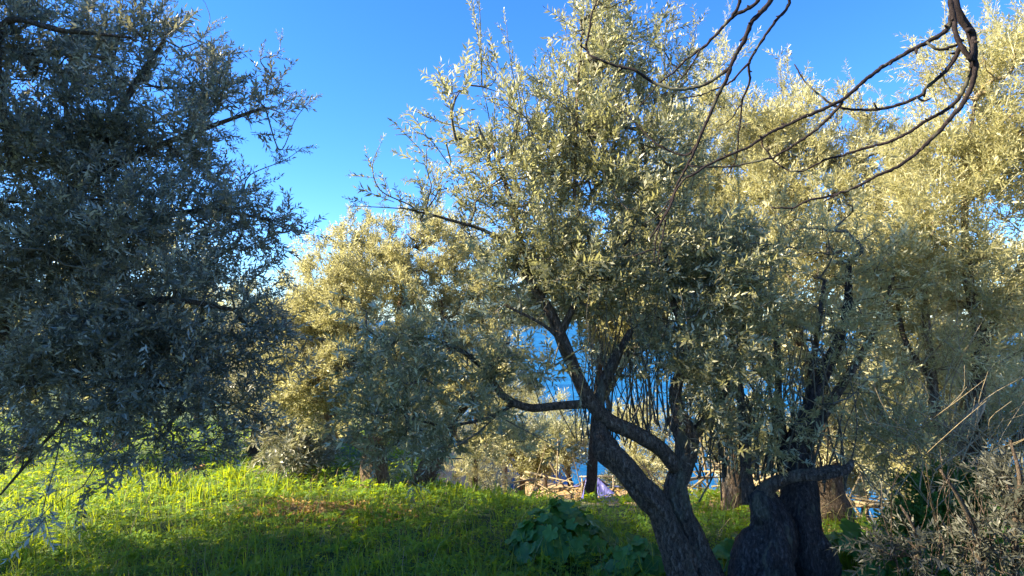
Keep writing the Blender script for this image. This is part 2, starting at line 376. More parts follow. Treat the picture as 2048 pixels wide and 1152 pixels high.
def make_tree(name, label, base, limbs, blobs, n_targets, n_sprays, seed, leaf=.06, hi=False, twig_mat=None, leaf_mat_=None,
              bark=None, pairs=9, slen=.22, up=.35, out=.35, rscale=1.0, cat='olive tree', group=None, wob=.18, smin=.7, smax=1.25,
              extra_sprays=None, width=.2, shoot=None, suckers=()):
    """limbs: list of dict(n=name, p=[(x,y,z,r)...], s=segs, g=rough); blobs in photo pixels with depth"""
    rng = np.random.default_rng(seed)
    twig_mat = twig_mat or BARK_THIN; leaf_mat_ = leaf_mat_ or OLIVE; bark = bark or BARK
    root = thing(name, label, cat, base, group); b0 = np.array(base, float)
    for L_ in limbs:
        c = catmull(np.array(L_['p'], float), L_.get('step', .05))
        V, Q = tube(c[:, :3] - b0, np.maximum(c[:, 3], .003), L_.get('s', 12), L_.get('g', .12), rng)
        link(L_['n'], quad_mesh(L_['n'], V, Q, smooth=True), root, L_.get('m', bark))
    tg = blob_points(blobs, n_targets, rng)
    nodes, par, paths, N0 = grow([L_ for L_ in limbs if L_.get('grow', True)], tg, rng, wob=wob)
    wt = np.zeros(len(nodes)); 
    for k, a, e in paths: wt[e - 1] += 1
    for i in range(len(nodes) - 1, N0 - 1, -1): wt[par[i]] += wt[i]
    rad = .0032 * rscale * np.maximum(wt, 1) ** .5
    bag = Bag(); pos = []; dr = []
    for k, a, e in paths:
        idx = np.concatenate([[k], np.arange(a, e)]); p = nodes[idx]
        r = rad[idx].copy(); r[0] = min(r[1] * 1.15, .05); r = np.minimum(r, .045); r[-1] *= .5
        V, Q = tube(p - b0, r, 4 if r.max() < .012 else 6, 0, cap=False); bag.add(V, Q)
        d = norm(np.gradient(p, axis=0))[1:]; pos.append(p[1:]); dr.append(d)
    bag.obj('twigs', twig_mat, root, True, True)
    pos = np.vstack(pos); dr = np.vstack(dr)
    # leaves stay inside the crown volumes (so the outline follows them) -- drop nodes close to the big wood
    C = np.array([P(b[0], b[1], b[2]) for b in blobs]); R = np.array([[b[3] * b[2] / F, b[5], b[4] * b[2] / F] for b in blobs]) * 1.12
    ins = (np.sum(((pos[:, None, :] - C) / R) ** 2, 2).min(1) < rng.uniform(.5, 1.9, len(pos)))
    if ins.sum() > 20: pos = pos[ins]; dr = dr[ins]
    cen = tg.mean(0); k = rng.integers(0, len(pos), n_sprays)
    jit = rng.normal(0, .035, (n_sprays, 3))
    p = pos[k] + jit; o_ = norm(p - cen)
    D = dr[k] * .5 + o_ * out + np.array([0, 0, up]) + rng.normal(0, .45, (n_sprays, 3))
    tpl = make_templates(rng, 24, pairs, slen, leaf, hi, width)
    sc_ = rng.uniform(smin, smax, n_sprays)
    V, Q, T = place_templates(tpl, p - b0, D, sc_, rng)
    lb = Bag(); lb.add(V, Q, T)
    if shoot is not None:              # long straight water shoots, leafy all the way
        n, lo, hi_, zone = shoot
        cand = np.where((pos[:, 2] > zone))[0]
        if len(cand) == 0: cand = np.arange(len(pos))
        for q in range(n):
            s0 = pos[rng.choice(cand)]; L2 = rng.uniform(lo, hi_); dv = norm(np.array([rng.normal(0, .18), rng.normal(0, .18), 1]))
            m = max(4, int(L2 / .07)); ss = np.linspace(0, 1, m)[:, None]
            bend = rng.normal(0, .08, 3); bend[2] = 0
            pp = s0 + dv * L2 * ss + bend * L2 * ss * ss
            V, Q = tube(pp - b0, np.linspace(.005, .0018, m), 4, 0, cap=False)
            lb.add(V, Q, np.full(len(Q), .8))
            dd = norm(np.gradient(pp, axis=0))
            V, Q, T = place_templates(tpl, pp[1:] - b0, dd[1:] + rng.normal(0, .3, (m - 1, 3)), rng.uniform(.5, .8, m - 1), rng); lb.add(V, Q, T)
    sb = Bag()
    for n, xa, xb, ra, rb, da, db, spread, rr in suckers:      # thin bare stems: n, columns, foot row, top row, depths, sideways drift, radius
        for q in range(n):
            x0 = rng.uniform(xa, xb); x1 = x0 + rng.normal(0, spread); d0 = rng.uniform(da, db); d1 = d0 + rng.normal(0, .2); y0 = ra + rng.normal(0, 15); y1 = rb + rng.normal(0, 60)
            c = catmull(np.array([P(x0, y0, d0), P(x0 * .7 + x1 * .3 + rng.normal(0, 12), y0 * .65 + y1 * .35, d0), P(x0 * .3 + x1 * .7 + rng.normal(0, 14), y0 * .3 + y1 * .7, d1), P(x1, y1, d1)]), .06)
            V, Q = tube(c - b0, np.linspace(rr * rng.uniform(.6, 1.4), rr * .3, len(c)), 5, 0, cap=False); sb.add(V, Q)
    if suckers: sb.obj('suckers', twig_mat, root, True, True)
    if extra_sprays:
        for path, n in extra_sprays:       # leafy hanging or rising twigs traced one by one
            path = [nodes[int(np.argmin(np.sum((nodes - path[0]) ** 2, 1)))]] + list(path)
            c = catmull(np.array(path), .04)[:, :3]
            V, Q = tube(c - b0, np.linspace(.006, .002, len(c)), 4, 0, cap=False)
            lb.add(V, Q, np.full(len(Q), .2))
            dd = norm(np.gradient(c, axis=0)); i = rng.integers(len(c) // 5, len(c), n)
            V, Q, T = place_templates(tpl, c[i] - b0, dd[i] + rng.normal(0, .45, (n, 3)), rng.uniform(.45, .8, n), rng); lb.add(V, Q, T)
    lb.obj('crown', leaf_mat_, root, False, True)
    return root

def L(n, *pts, **k):
    """limb from (px, py, depth, radius) points"""
    return dict(n=n, p=[(*P(a, b, c), r) for a, b, c, r in pts], **k)
def G(px, d, dz=-.06):
    p = P(px, 700, d); return (p[0], p[1], float(ground_z(p[0], p[1])) + dz)
def GL(n, px, d, r, *pts, **k):
    """limb that starts on the ground under pixel column px at distance d"""
    g = G(px, d); return dict(n=n, p=[(*g, r * 1.25), (g[0], g[1], g[2] + .12, r)] + [(*P(a, b, c), q) for a, b, c, q in pts], **k)

# ---- 1 the twin-trunked olive in the middle of the picture
g = G(1400, 3.95)
center = make_tree('olive_tree', 'dark twin-trunked olive in the middle, shaded below with sunlit silver shoots at its top', g,
    [GL('trunk', 1425, 3.95, .15, (1385, 1080, 3.95, .088), (1350, 985, 3.95, .069), (1368, 930, 3.95, .069), (1374, 880, 3.95, .072), (1352, 830, 3.98, .057), s=40, g=.28, step=.012),
     GL('trunk', 1385, 3.85, .12, (1330, 1040, 3.82, .077), (1275, 965, 3.8, .069), (1240, 925, 3.8, .070), (1214, 898, 3.8, .068), (1204, 872, 3.82, .044), (1200, 845, 3.85, .036), (1200, 790, 3.9, .035), (1225, 730, 3.95, .026), (1262, 660, 4.0, .018), s=36, g=.30, step=.012),
     L('limb', (1352, 935, 3.93, .051), (1318, 895, 3.9, .049), (1268, 865, 3.87, .051), (1215, 840, 3.85, .048), (1175, 795, 3.85, .044), (1150, 740, 3.85, .041), (1125, 680, 3.88, .040), (1098, 620, 3.9, .033), (1060, 560, 3.9, .026), (1040, 480, 3.95, .019), (1015, 380, 4.0, .013), (985, 290, 4.0, .008), s=16, g=.12, step=.03),
     L('limb', (1175, 808, 3.85, .030), (1110, 812, 3.8, .026), (1055, 815, 3.75, .025), (1005, 790, 3.7, .023), (965, 735, 3.7, .018), (900, 690, 3.65, .012), (800, 668, 3.6, .008), s=12, g=.12, step=.03),
     L('limb', (1030, 805, 3.73, .016), (980, 835, 3.7, .011), (900, 850, 3.65, .008), (830, 840, 3.6, .005), s=8, g=.1),
     L('limb', (1362, 860, 3.98, .048), (1352, 780, 4.0, .040), (1375, 690, 4.05, .030), (1345, 600, 4.1, .023), (1330, 500, 4.2, .018), (1300, 380, 4.2, .012), (1275, 230, 4.2, .008), s=14, g=.12, step=.03),
     L('limb', (1380, 880, 3.98, .040), (1440, 800, 4.1, .028), (1470, 700, 4.2, .021), (1500, 600, 4.2, .014), (1520, 480, 4.2, .008), s=12, g=.1, step=.03),
     L('limb', (1120, 670, 3.88, .025), (1170, 570, 3.95, .018), (1215, 520, 4.0, .014), (1260, 480, 4.0, .009), s=10, g=.1),
     L('limb', (1195, 520, 4.0, .013), (1172, 460, 4.0, .012), (1150, 400, 4.0, .011), (1152, 300, 4.0, .009), (1155, 190, 4.0, .007), (1165, 60, 4.0, .004), s=8, g=.08, m=BARK_WARM),
     L('limb', (1075, 590, 3.9, .018), (1000, 480, 3.85, .012), (900, 440, 3.8, .009), (800, 415, 3.75, .005), s=8, g=.1),
     L('limb', (1150, 730, 3.86, .016), (1100, 660, 3.7, .011), (1010, 610, 3.6, .007), s=8, g=.1)],
    [(1320, 170, 4.3, 60, 120, .35, .7), (1210, 130, 4.15, 90, 150, .45, 1.3), (1130, 280, 4.1, 110, 140, .45, 1.0), (960, 240, 4.0, 90, 130, .35, .8), (1240, 360, 4.2, 170, 130, .6), (1060, 430, 4.0, 150, 110, .5, .9),
     (870, 370, 3.8, 100, 80, .25, .35), (770, 640, 3.6, 70, 40, .2, .25), (820, 730, 3.6, 130, 80, .35, .7), (860, 835, 3.5, 150, 75, .4, .7), (1000, 720, 3.7, 110, 80, .35, .6), (1030, 580, 3.9, 100, 80, .4, .6),
     (1160, 540, 4.0, 150, 90, .5), (1330, 560, 4.1, 130, 130, .5), (1400, 720, 4.0, 110, 120, .4, .9), (1290, 680, 4.1, 90, 60, .4, .5), (1220, 740, 4.1, 70, 60, .3, .35), (1450, 560, 4.2, 110, 130, .5), (1420, 850, 3.9, 70, 70, .3, .5),
     (1080, 880, 3.6, 70, 30, .3, .25)],
    980, 4200, 3, leaf=.048, width=.27, slen=.19, pairs=9, up=.4, out=.3, shoot=(46, .3, .65, 2.7), wob=.22,
    suckers=[(58, 1150, 1345, 870, 590, 3.8, 4.5, 55, .0042), (16, 1180, 1340, 860, 560, 3.9, 4.3, 40, .007), (10, 1350, 1420, 900, 640, 4.0, 4.3, 40, .007)],
    extra_sprays=[([P(990, 300, 4.0), P(930, 260, 4.0), P(870, 240, 4.0), P(815, 215, 4.0)], 9), ([P(900, 330, 3.9), P(850, 270, 3.9), P(790, 270, 3.9)], 6),
                  ([P(820, 410, 3.75), P(760, 380, 3.75), P(745, 330, 3.75), P(760, 290, 3.75)], 9), ([P(850, 420, 3.75), P(770, 415, 3.75), P(705, 412, 3.75)], 7),
                  ([P(1170, 700, 3.6), P(1160, 800, 3.5), P(1150, 850, 3.5)], 6), ([P(830, 880, 3.5), P(825, 950, 3.45), P(850, 1010, 3.45)], 8)])

# ---- 2 the big dark olive filling the left of the picture
g = G(-110, 4.3)
left = make_tree('olive_tree', 'large dark olive at the left edge whose shaded crown hangs down to the grass', g,
    [GL('trunk', -110, 4.3, .19, (-110, 980, 4.3, .15), (-70, 860, 4.3, .13), (-20, 760, 4.3, .12), (10, 680, 4.3, .10), s=24, g=.13, step=.03),
     L('limb', (5, 690, 4.3, .075), (0, 620, 4.3, .065), (40, 530, 4.3, .055), (110, 430, 4.3, .045), (180, 330, 4.3, .035), (250, 200, 4.3, .025), (330, 80, 4.3, .015), s=14, step=.03),
     L('limb', (0, 640, 4.3, .05), (-80, 480, 4.5, .04), (-160, 250, 4.7, .03), (-180, 0, 4.8, .02), s=12),
     L('limb', (60, 510, 4.3, .04), (170, 480, 4.2, .03), (300, 440, 4.2, .022), (420, 420, 4.2, .016), (540, 440, 4.2, .009), s=10),
     L('limb', (150, 370, 4.3, .035), (270, 310, 4.3, .025), (400, 260, 4.3, .018), (530, 215, 4.3, .009), s=10),
     L('limb', (0, 700, 4.25, .05), (80, 640, 4.1, .04), (200, 620, 4.0, .03), (340, 600, 3.9, .02), (470, 620, 3.9, .01), s=12),
     L('limb', (-20, 740, 4.25, .05), (60, 760, 4.0, .035), (180, 740, 3.9, .025), (300, 760, 3.8, .015), s=12),
     L('limb', (20, 330, 4.1, .02), (0, 60, 3.9, .02), (130, 62, 3.8, .014), (260, 75, 3.8, .008), s=8),
     L('limb', (90, 620, 4.1, .02), (140, 800, 3.9, .014), (75, 900, 3.8, .010), (0, 990, 3.7, .006), s=8)],
    [(60, 80, 4.2, 180, 120, .8), (300, 120, 4.3, 150, 110, .6, .8), (470, 210, 4.3, 110, 80, .5, .8), (270, 300, 4.3, 200, 110, .7), (60, 300, 4.3, 160, 140, .9), (480, 430, 4.2, 110, 90, .5, .8),
     (280, 470, 4.2, 180, 100, .7), (90, 560, 4.3, 160, 140, .8, 1.2), (330, 620, 4.0, 200, 110, .6, 1.2), (180, 730, 3.9, 190, 110, .6, 1.3), (400, 750, 3.9, 130, 80, .4, 1), (60, 850, 3.9, 110, 90, .4, .5),
     (240, 860, 3.7, 110, 70, .3, .6), (520, 640, 4.1, 60, 70, .3, .5), (560, 560, 4.2, 50, 40, .2, .3), (540, 740, 4.0, 60, 60, .3, .5), (-230, 350, 4.7, 260, 380, 1.0, .6), (430, 850, 3.9, 130, 60, .3, .9), (250, 800, 3.8, 160, 70, .4, .6), (140, 420, 4.6, 200, 180, .7, .8), (80, 970, 3.6, 70, 50, .2, .15)],
    1400, 7800, 11, leaf_mat_=OLIVE_SHADE_COOL, leaf=.050, width=.27, slen=.2, pairs=9, up=.25, out=.35, wob=.25,
    extra_sprays=[([P(200, 850, 3.6), P(210, 900, 3.5), P(260, 930, 3.45), P(250, 940, 3.4)], 7), ([P(130, 830, 3.7), P(110, 930, 3.5), P(90, 1000, 3.6), P(80, 1050, 3.6)], 9),
                  ([P(560, 300, 4.3), P(590, 240, 4.3), P(620, 200, 4.3)], 8), ([P(530, 440, 4.2), P(580, 460, 4.2), P(620, 470, 4.2)], 8), ([P(500, 350, 4.2), P(570, 320, 4.2), P(605, 295, 4.2)], 6),
                  ([P(520, 120, 4.3), P(555, 110, 4.3), P(562, 75, 4.3)], 6), ([P(400, 80, 4.3), P(420, 40, 4.3), P(410, 5, 4.3)], 6)])

# ---- 3 the broad sunlit olive behind, between the two
g = G(775, 8.6)
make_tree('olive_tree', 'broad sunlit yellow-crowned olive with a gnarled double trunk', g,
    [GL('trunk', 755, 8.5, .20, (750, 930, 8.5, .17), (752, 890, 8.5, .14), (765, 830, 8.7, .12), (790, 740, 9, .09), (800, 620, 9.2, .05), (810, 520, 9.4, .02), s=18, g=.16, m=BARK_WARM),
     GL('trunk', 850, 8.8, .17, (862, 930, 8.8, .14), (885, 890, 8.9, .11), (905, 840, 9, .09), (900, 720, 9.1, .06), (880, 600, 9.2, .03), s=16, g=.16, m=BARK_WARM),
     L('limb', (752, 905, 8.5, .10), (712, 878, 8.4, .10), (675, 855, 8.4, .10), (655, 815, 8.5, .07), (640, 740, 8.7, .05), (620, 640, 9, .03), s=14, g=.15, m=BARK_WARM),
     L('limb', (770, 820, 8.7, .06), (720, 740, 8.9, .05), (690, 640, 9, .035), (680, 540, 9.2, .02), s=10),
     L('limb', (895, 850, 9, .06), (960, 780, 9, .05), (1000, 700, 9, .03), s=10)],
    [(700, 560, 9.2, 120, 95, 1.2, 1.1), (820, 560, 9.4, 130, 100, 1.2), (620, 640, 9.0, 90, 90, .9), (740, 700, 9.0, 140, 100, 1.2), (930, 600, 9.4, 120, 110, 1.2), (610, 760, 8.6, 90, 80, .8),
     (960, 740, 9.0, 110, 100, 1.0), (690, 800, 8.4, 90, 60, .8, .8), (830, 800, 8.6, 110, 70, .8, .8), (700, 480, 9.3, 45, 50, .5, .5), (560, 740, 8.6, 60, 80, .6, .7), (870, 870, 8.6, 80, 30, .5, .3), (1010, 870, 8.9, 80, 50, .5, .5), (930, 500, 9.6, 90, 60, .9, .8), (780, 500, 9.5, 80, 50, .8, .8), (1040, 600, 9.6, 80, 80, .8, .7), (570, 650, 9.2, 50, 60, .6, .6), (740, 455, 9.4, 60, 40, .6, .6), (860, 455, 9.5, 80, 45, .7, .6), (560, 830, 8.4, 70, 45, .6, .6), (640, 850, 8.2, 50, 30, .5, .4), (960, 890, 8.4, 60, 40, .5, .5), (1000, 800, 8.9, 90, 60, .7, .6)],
    900, 13000, 21, leaf=.066, pairs=6, slen=.17, up=.45, out=.4, leaf_mat_=OLIVE_LIT, wob=.2, smin=.6, smax=1.3, width=.24)

# ---- 4 stump olive with the sawn horizontal arm
g = G(1560, 4.1)
make_tree('old_olive_tree', 'squat black olive stump with one lopped arm reaching right and thin upright suckers', g,
    [GL('trunk', 1515, 4.1, .24, (1525, 1120, 4.1, .19), (1545, 1060, 4.1, .15), (1532, 1012, 4.1, .105), (1514, 978, 4.1, .06), s=36, g=.3, step=.015, m=BARK_BLACK),
     GL('trunk', 1610, 4.25, .19, (1600, 1040, 4.25, .14), (1600, 965, 4.3, .11), (1590, 920, 4.3, .09), (1600, 860, 4.3, .055), (1640, 760, 4.4, .04), (1690, 640, 4.5, .028), (1700, 520, 4.6, .015), s=28, g=.28, step=.02, m=BARK_BLACK),
     L('limb', (1520, 1000, 4.08, .065), (1545, 970, 4.05, .044), (1590, 952, 4.0, .036), (1635, 950, 3.95, .038), (1665, 944, 3.93, .04), (1692, 938, 3.92, .03), (1705, 920, 3.95, .012), s=24, g=.28, step=.01, m=BARK),
     L('limb', (1500, 1010, 4.1, .05), (1488, 900, 4.2, .032), (1480, 780, 4.3, .026), (1462, 640, 4.4, .02), (1440, 500, 4.4, .012), s=10),
     L('limb', (1590, 940, 4.3, .05), (1560, 840, 4.4, .03), (1555, 700, 4.5, .022), (1540, 560, 4.6, .014), s=10),
     L('limb', (1600, 900, 4.3, .05), (1665, 800, 4.4, .035), (1750, 660, 4.6, .024), (1790, 540, 4.7, .012), s=10),
     L('limb', (1610, 900, 4.3, .04), (1625, 740, 4.4, .025), (1650, 560, 4.5, .014), s=10)],
    [(1500, 700, 4.4, 110, 130, .5, .8), (1620, 650, 4.6, 120, 110, .5, .9), (1720, 560, 4.7, 100, 100, .5, .9), (1560, 830, 4.3, 110, 80, .4, .55), (1680, 760, 4.4, 80, 70, .4, .4), (1450, 560, 4.5, 100, 110, .5), (1620, 480, 4.8, 120, 100, .6), (1740, 890, 4.1, 50, 40, .2, .3),
     (1500, 900, 4.1, 60, 60, .3, .3)],
    460, 1350, 31, leaf_mat_=OLIVE_LIT, leaf=.048, width=.27, slen=.19, pairs=9, up=.4, out=.3, wob=.15, shoot=(14, .4, .8, 1.2),
    suckers=[(46, 1440, 1700, 960, 680, 4.2, 4.7, 45, .008), (14, 1390, 1480, 960, 720, 4.3, 4.8, 40, .006)])

# ---- 5 tall sunlit olive behind the stump
g = G(1640, 6.6)
make_tree('olive_tree', 'tall sunlit yellow-green olive standing behind the lopped stump, its crown against the sky', g,
    [GL('trunk', 1655, 6.6, .20, (1650, 950, 6.6, .15), (1648, 880, 6.6, .13), (1640, 800, 6.6, .10), (1600, 690, 6.6, .07), (1570, 560, 6.6, .05), (1540, 400, 6.6, .025), (1520, 250, 6.6, .01), s=20, g=.15),
     GL('trunk', 1460, 7.0, .14, (1468, 900, 7.0, .11), (1455, 780, 7.0, .07), (1470, 620, 7.0, .05), (1440, 450, 7, .03), (1400, 300, 7, .015), s=16, g=.15, m=BARK_WARM),
     L('limb', (1645, 860, 6.6, .08), (1700, 740, 6.6, .06), (1740, 600, 6.6, .04), (1740, 420, 6.6, .02), (1720, 280, 6.6, .01), s=12),
     L('limb', (1560, 560, 6.6, .04), (1640, 460, 6.6, .03), (1680, 340, 6.6, .015), s=10),
     L('limb', (1600, 690, 6.6, .05), (1520, 600, 6.6, .035), (1420, 580, 6.6, .02), (1385, 600, 6.6, .005), s=10)],
    [(1470, 280, 7.0, 130, 110, .9), (1620, 270, 6.8, 130, 90, .9), (1430, 420, 7.0, 140, 120, 1), (1580, 400, 6.6, 160, 120, 1), (1720, 380, 6.6, 120, 120, .9), (1520, 550, 6.6, 160, 110, .9), (1690, 540, 6.6, 140, 110, .9),
     (1340, 330, 6.8, 90, 120, .6, .7), (1560, 690, 6.6, 130, 90, .7, .8), (1440, 740, 7, 110, 120, .7, .8), (1330, 520, 7, 120, 140, .7, .8), (1570, 180, 6.8, 40, 60, .4, .35), (1640, 830, 6.6, 120, 80, .6, .5), (1790, 330, 6.6, 70, 90, .5, .5), (1440, 150, 7, 60, 60, .4, .4), (1700, 900, 6.4, 120, 50, .6, .5), (1480, 880, 6.9, 90, 50, .6, .35)],
    950, 10200, 41, leaf=.060, slen=.18, pairs=6, up=.5, out=.35, leaf_mat_=OLIVE_LIT, wob=.2, width=.23, shoot=(30, .4, .9, 2.8))

# ---- 6 pale olive at the right edge with a broken limb
g = G(1960, 4.9)
make_tree('olive_tree', 'silvery olive at the right edge with a pale broken limb', g,
    [GL('trunk', 1960, 4.9, .13, (1958, 980, 4.9, .10), (1950, 900, 4.9, .08), (1952, 780, 4.9, .06), (1960, 690, 4.9, .05), (1935, 540, 4.9, .035), (1930, 380, 4.9, .02), (1950, 200, 4.9, .01), s=18, g=.14),
     L('limb', (1900, 905, 4.75, .045), (1930, 862, 4.6, .05), (1948, 828, 4.5, .048), (1966, 806, 4.45, .024), (1980, 790, 4.4, .006), s=12, g=.18, m=BARK_PALE, step=.02, grow=False),
     L('limb', (1955, 920, 4.9, .06), (1880, 850, 4.9, .045), (1862, 740, 4.9, .035), (1850, 600, 4.9, .025), (1840, 440, 5, .012), s=12, m=BARK_WARM),
     L('limb', (1960, 700, 4.9, .04), (2030, 560, 4.9, .03), (2080, 400, 5, .02), (2060, 200, 5, .01), s=10),
     L('limb', (1965, 950, 4.9, .05), (2040, 880, 4.6, .035), (2100, 800, 4.5, .025), s=10),
     L('limb', (1870, 770, 4.9, .03), (1810, 680, 4.9, .02), (1790, 560, 5, .012), s=8)],
    [(1970, 160, 4.9, 110, 110, .6, .9), (2040, 330, 4.9, 130, 140, .7, .9), (1880, 340, 5.0, 110, 90, .5), (1850, 470, 5, 110, 100, .6), (1960, 560, 4.9, 130, 80, .6, .5), (1800, 560, 5, 80, 110, .5, .8), (2050, 620, 4.7, 90, 90, .6, .5), (1850, 700, 4.9, 110, 70, .6, .5),
     (1930, 830, 5.2, 150, 50, .4, .7), (1780, 900, 4.7, 70, 45, .3, .5), (1990, 760, 4.9, 90, 60, .4, .5), (2045, 870, 4.7, 90, 60, .4, 1), (1800, 860, 4.4, 90, 50, .4, .7), (1750, 800, 4.6, 70, 80, .4, .5)],
    640, 5000, 51, leaf_mat_=OLIVE_LIT, leaf=.052, slen=.22, pairs=8, up=.4, out=.35, wob=.25, shoot=(24, .4, .9, 2.4), width=.22, twig_mat=BARK_TAN,
    suckers=[(40, 1700, 2040, 880, 640, 4.4, 5.0, 110, .005), (70, 1740, 2080, 920, 790, 3.9, 4.6, 170, .004), (40, 1700, 2060, 1000, 850, 3.9, 4.6, 130, .004)])

# ---- 7 thin shaded olive scrub at the lower right
g = G(1960, 3.3)
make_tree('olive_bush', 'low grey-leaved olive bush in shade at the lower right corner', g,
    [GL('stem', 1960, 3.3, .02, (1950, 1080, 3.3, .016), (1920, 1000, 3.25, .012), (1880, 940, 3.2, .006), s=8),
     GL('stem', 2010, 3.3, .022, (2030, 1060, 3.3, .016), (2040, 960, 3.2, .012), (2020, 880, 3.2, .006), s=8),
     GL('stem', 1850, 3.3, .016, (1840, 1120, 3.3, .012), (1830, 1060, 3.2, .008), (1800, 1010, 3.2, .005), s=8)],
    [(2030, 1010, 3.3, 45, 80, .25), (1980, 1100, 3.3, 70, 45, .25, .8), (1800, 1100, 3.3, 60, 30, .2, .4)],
    160, 260, 61, leaf=.050, slen=.17, pairs=9, up=.15, out=.3, wob=.3, cat='olive bush', leaf_mat_=OLIVE_SHADE_DARK, twig_mat=BARK,
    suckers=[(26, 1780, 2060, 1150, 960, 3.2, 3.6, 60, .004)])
g = G(1900, 4.3)
make_tree('evergreen_shrub', 'rounded very dark small-leaved shrub at the lower right, on the red bank', g,
    [GL('stem', 1890, 4.3, .02, (1890, 1080, 4.3, .016), (1880, 1000, 4.3, .008), s=8), GL('stem', 1940, 4.4, .02, (1950, 1070, 4.4, .016), (1960, 1000, 4.4, .008), s=8)],
    [(1890, 1020, 4.3, 80, 55, .35), (1960, 1010, 4.4, 80, 60, .35), (1900, 1090, 4.3, 110, 45, .35)],
    200, 1500, 66, leaf=.04, slen=.13, pairs=6, up=.3, out=.5, wob=.3, cat='shrub', width=.5, leaf_mat_=MALLOW)

# ---- 8 trees farther off
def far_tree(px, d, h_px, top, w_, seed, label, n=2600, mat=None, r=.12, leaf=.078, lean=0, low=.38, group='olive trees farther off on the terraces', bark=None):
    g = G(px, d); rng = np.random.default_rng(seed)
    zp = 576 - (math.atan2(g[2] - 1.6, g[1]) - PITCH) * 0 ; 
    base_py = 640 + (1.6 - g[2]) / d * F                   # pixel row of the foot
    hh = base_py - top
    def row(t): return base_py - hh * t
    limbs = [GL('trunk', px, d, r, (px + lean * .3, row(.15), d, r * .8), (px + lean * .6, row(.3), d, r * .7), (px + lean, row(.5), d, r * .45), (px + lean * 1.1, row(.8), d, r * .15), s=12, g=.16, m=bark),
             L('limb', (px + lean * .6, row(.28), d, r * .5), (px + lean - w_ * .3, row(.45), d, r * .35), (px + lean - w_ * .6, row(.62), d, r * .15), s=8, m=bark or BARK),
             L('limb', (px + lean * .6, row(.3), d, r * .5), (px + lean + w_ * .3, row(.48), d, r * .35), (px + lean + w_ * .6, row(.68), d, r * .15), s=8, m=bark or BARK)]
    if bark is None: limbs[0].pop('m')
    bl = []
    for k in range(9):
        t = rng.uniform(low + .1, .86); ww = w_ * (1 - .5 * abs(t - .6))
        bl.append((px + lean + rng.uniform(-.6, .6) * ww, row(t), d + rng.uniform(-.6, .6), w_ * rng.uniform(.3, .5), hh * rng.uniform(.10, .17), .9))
    return make_tree('olive_tree', label, g, limbs, bl, 220, int(n * .55), seed, leaf=leaf * 1.3, pairs=5, slen=.24, up=.4, out=.4, leaf_mat_=mat or OLIVE_LIT, group=group, width=.26, smin=.7, smax=1.4)

far_tree(505, 11.0, 0, 600, 150, 101, 'rounded grey olive on the green bank whose short dark trunk leans right', 6500, mat=OLIVE_SHADE_COOL, lean=20, low=.03, r=.12)
far_tree(250, 12.5, 0, 430, 190, 102, 'pale olive half hidden behind the dark crown on the left', 3600, low=.2, r=.16)
far_tree(60, 10.5, 0, 480, 150, 103, 'olive behind the hanging twigs at the far left, on sunlit grass', 3000, low=.25, r=.14)
far_tree(660, 15.5, 0, 520, 120, 104, 'small dark-stemmed olive under the lower left side of the broad sunlit crown', 2400, low=.15, r=.10)
far_tree(1045, 15.5, 0, 800, 95, 105, 'low grey olive on the lower terrace just left of the purple cover', 2600, OLIVE, low=.15, r=.09)
far_tree(1090, 20, 0, 775, 60, 106, 'small olive with bare dark stem behind the grey one on the lower terrace', 1500, OLIVE_LIT, low=.3, r=.09)
far_tree(1140, 15.0, 0, 835, 60, 107, 'slim dark-stemmed olive directly behind the brush pile', 1100, OLIVE, low=.3, r=.07, lean=-10)
far_tree(1270, 17, 0, 775, 110, 108, 'bright yellow-green olive seen between the two forking trunks', 3200, low=.15, r=.12)
far_tree(1400, 19, 0, 740, 90, 109, 'olive seen through the gap right of the twin trunk, far down the slope', 2200, low=.15, r=.12)
far_tree(610, 9.6, 0, 640, 90, 123, 'low grey olive hanging to the grass left of the broad sunlit one', 3600, mat=OLIVE_SHADE_COOL, low=.0, r=.07)
far_tree(1470, 10.5, 0, 790, 90, 121, 'low tan-lit olive filling the gap between twin trunk and stump', 2600, low=.02, r=.07)
far_tree(1840, 8.6, 0, 850, 90, 122, 'low thin olive in front of the lowest patch of sea at the right', 1700, low=.05, r=.05)
far_tree(1560, 14, 0, 800, 120, 110, 'warm lit olive down the slope behind the upright suckers', 2600, low=.1, r=.10)
far_tree(1790, 16, 0, 850, 120, 111, 'olive low on the slope beneath the sea view', 2400, low=.1, r=.12)
far_tree(950, 22, 0, 700, 110, 112, 'olive behind the broad sunlit crown, right of its second trunk', 2400, low=.15, r=.14)
far_tree(1180, 9.6, 0, 400, 190, 118, 'sunlit olive standing right behind the dark twin-trunked one', 7500, low=.46, r=.10, lean=20)
far_tree(1900, 8.6, 0, 470, 170, 119, 'sunlit olive behind the pale broken limb at the right', 4200, low=.4, r=.09)
far_tree(1730, 11, 0, 560, 110, 120, 'thin sunlit olive between the stump tree and the sea gap', 2600, low=.3, r=.08)
far_tree(560, 26, 0, 540, 130, 114, 'distant olive peeping over the back of the green bank', 1800, low=.1, r=.14)
far_tree(880, 27, 0, 600, 120, 115, 'distant olive beyond the double-trunked broad tree', 1800, low=.1, r=.14)
far_tree(1010, 26, 0, 690, 110, 116, 'distant round olive above the grey one on the lower terrace', 1800, low=.1, r=.14)
far_tree(130, 18, 0, 560, 160, 117, 'distant olive behind the sunlit grass at far left', 2000, low=.15, r=.14)
far_tree(400, 19, 0, 560, 160, 113, 'distant olive at the back of the green bank on the left', 2600, low=.15, r=.14)

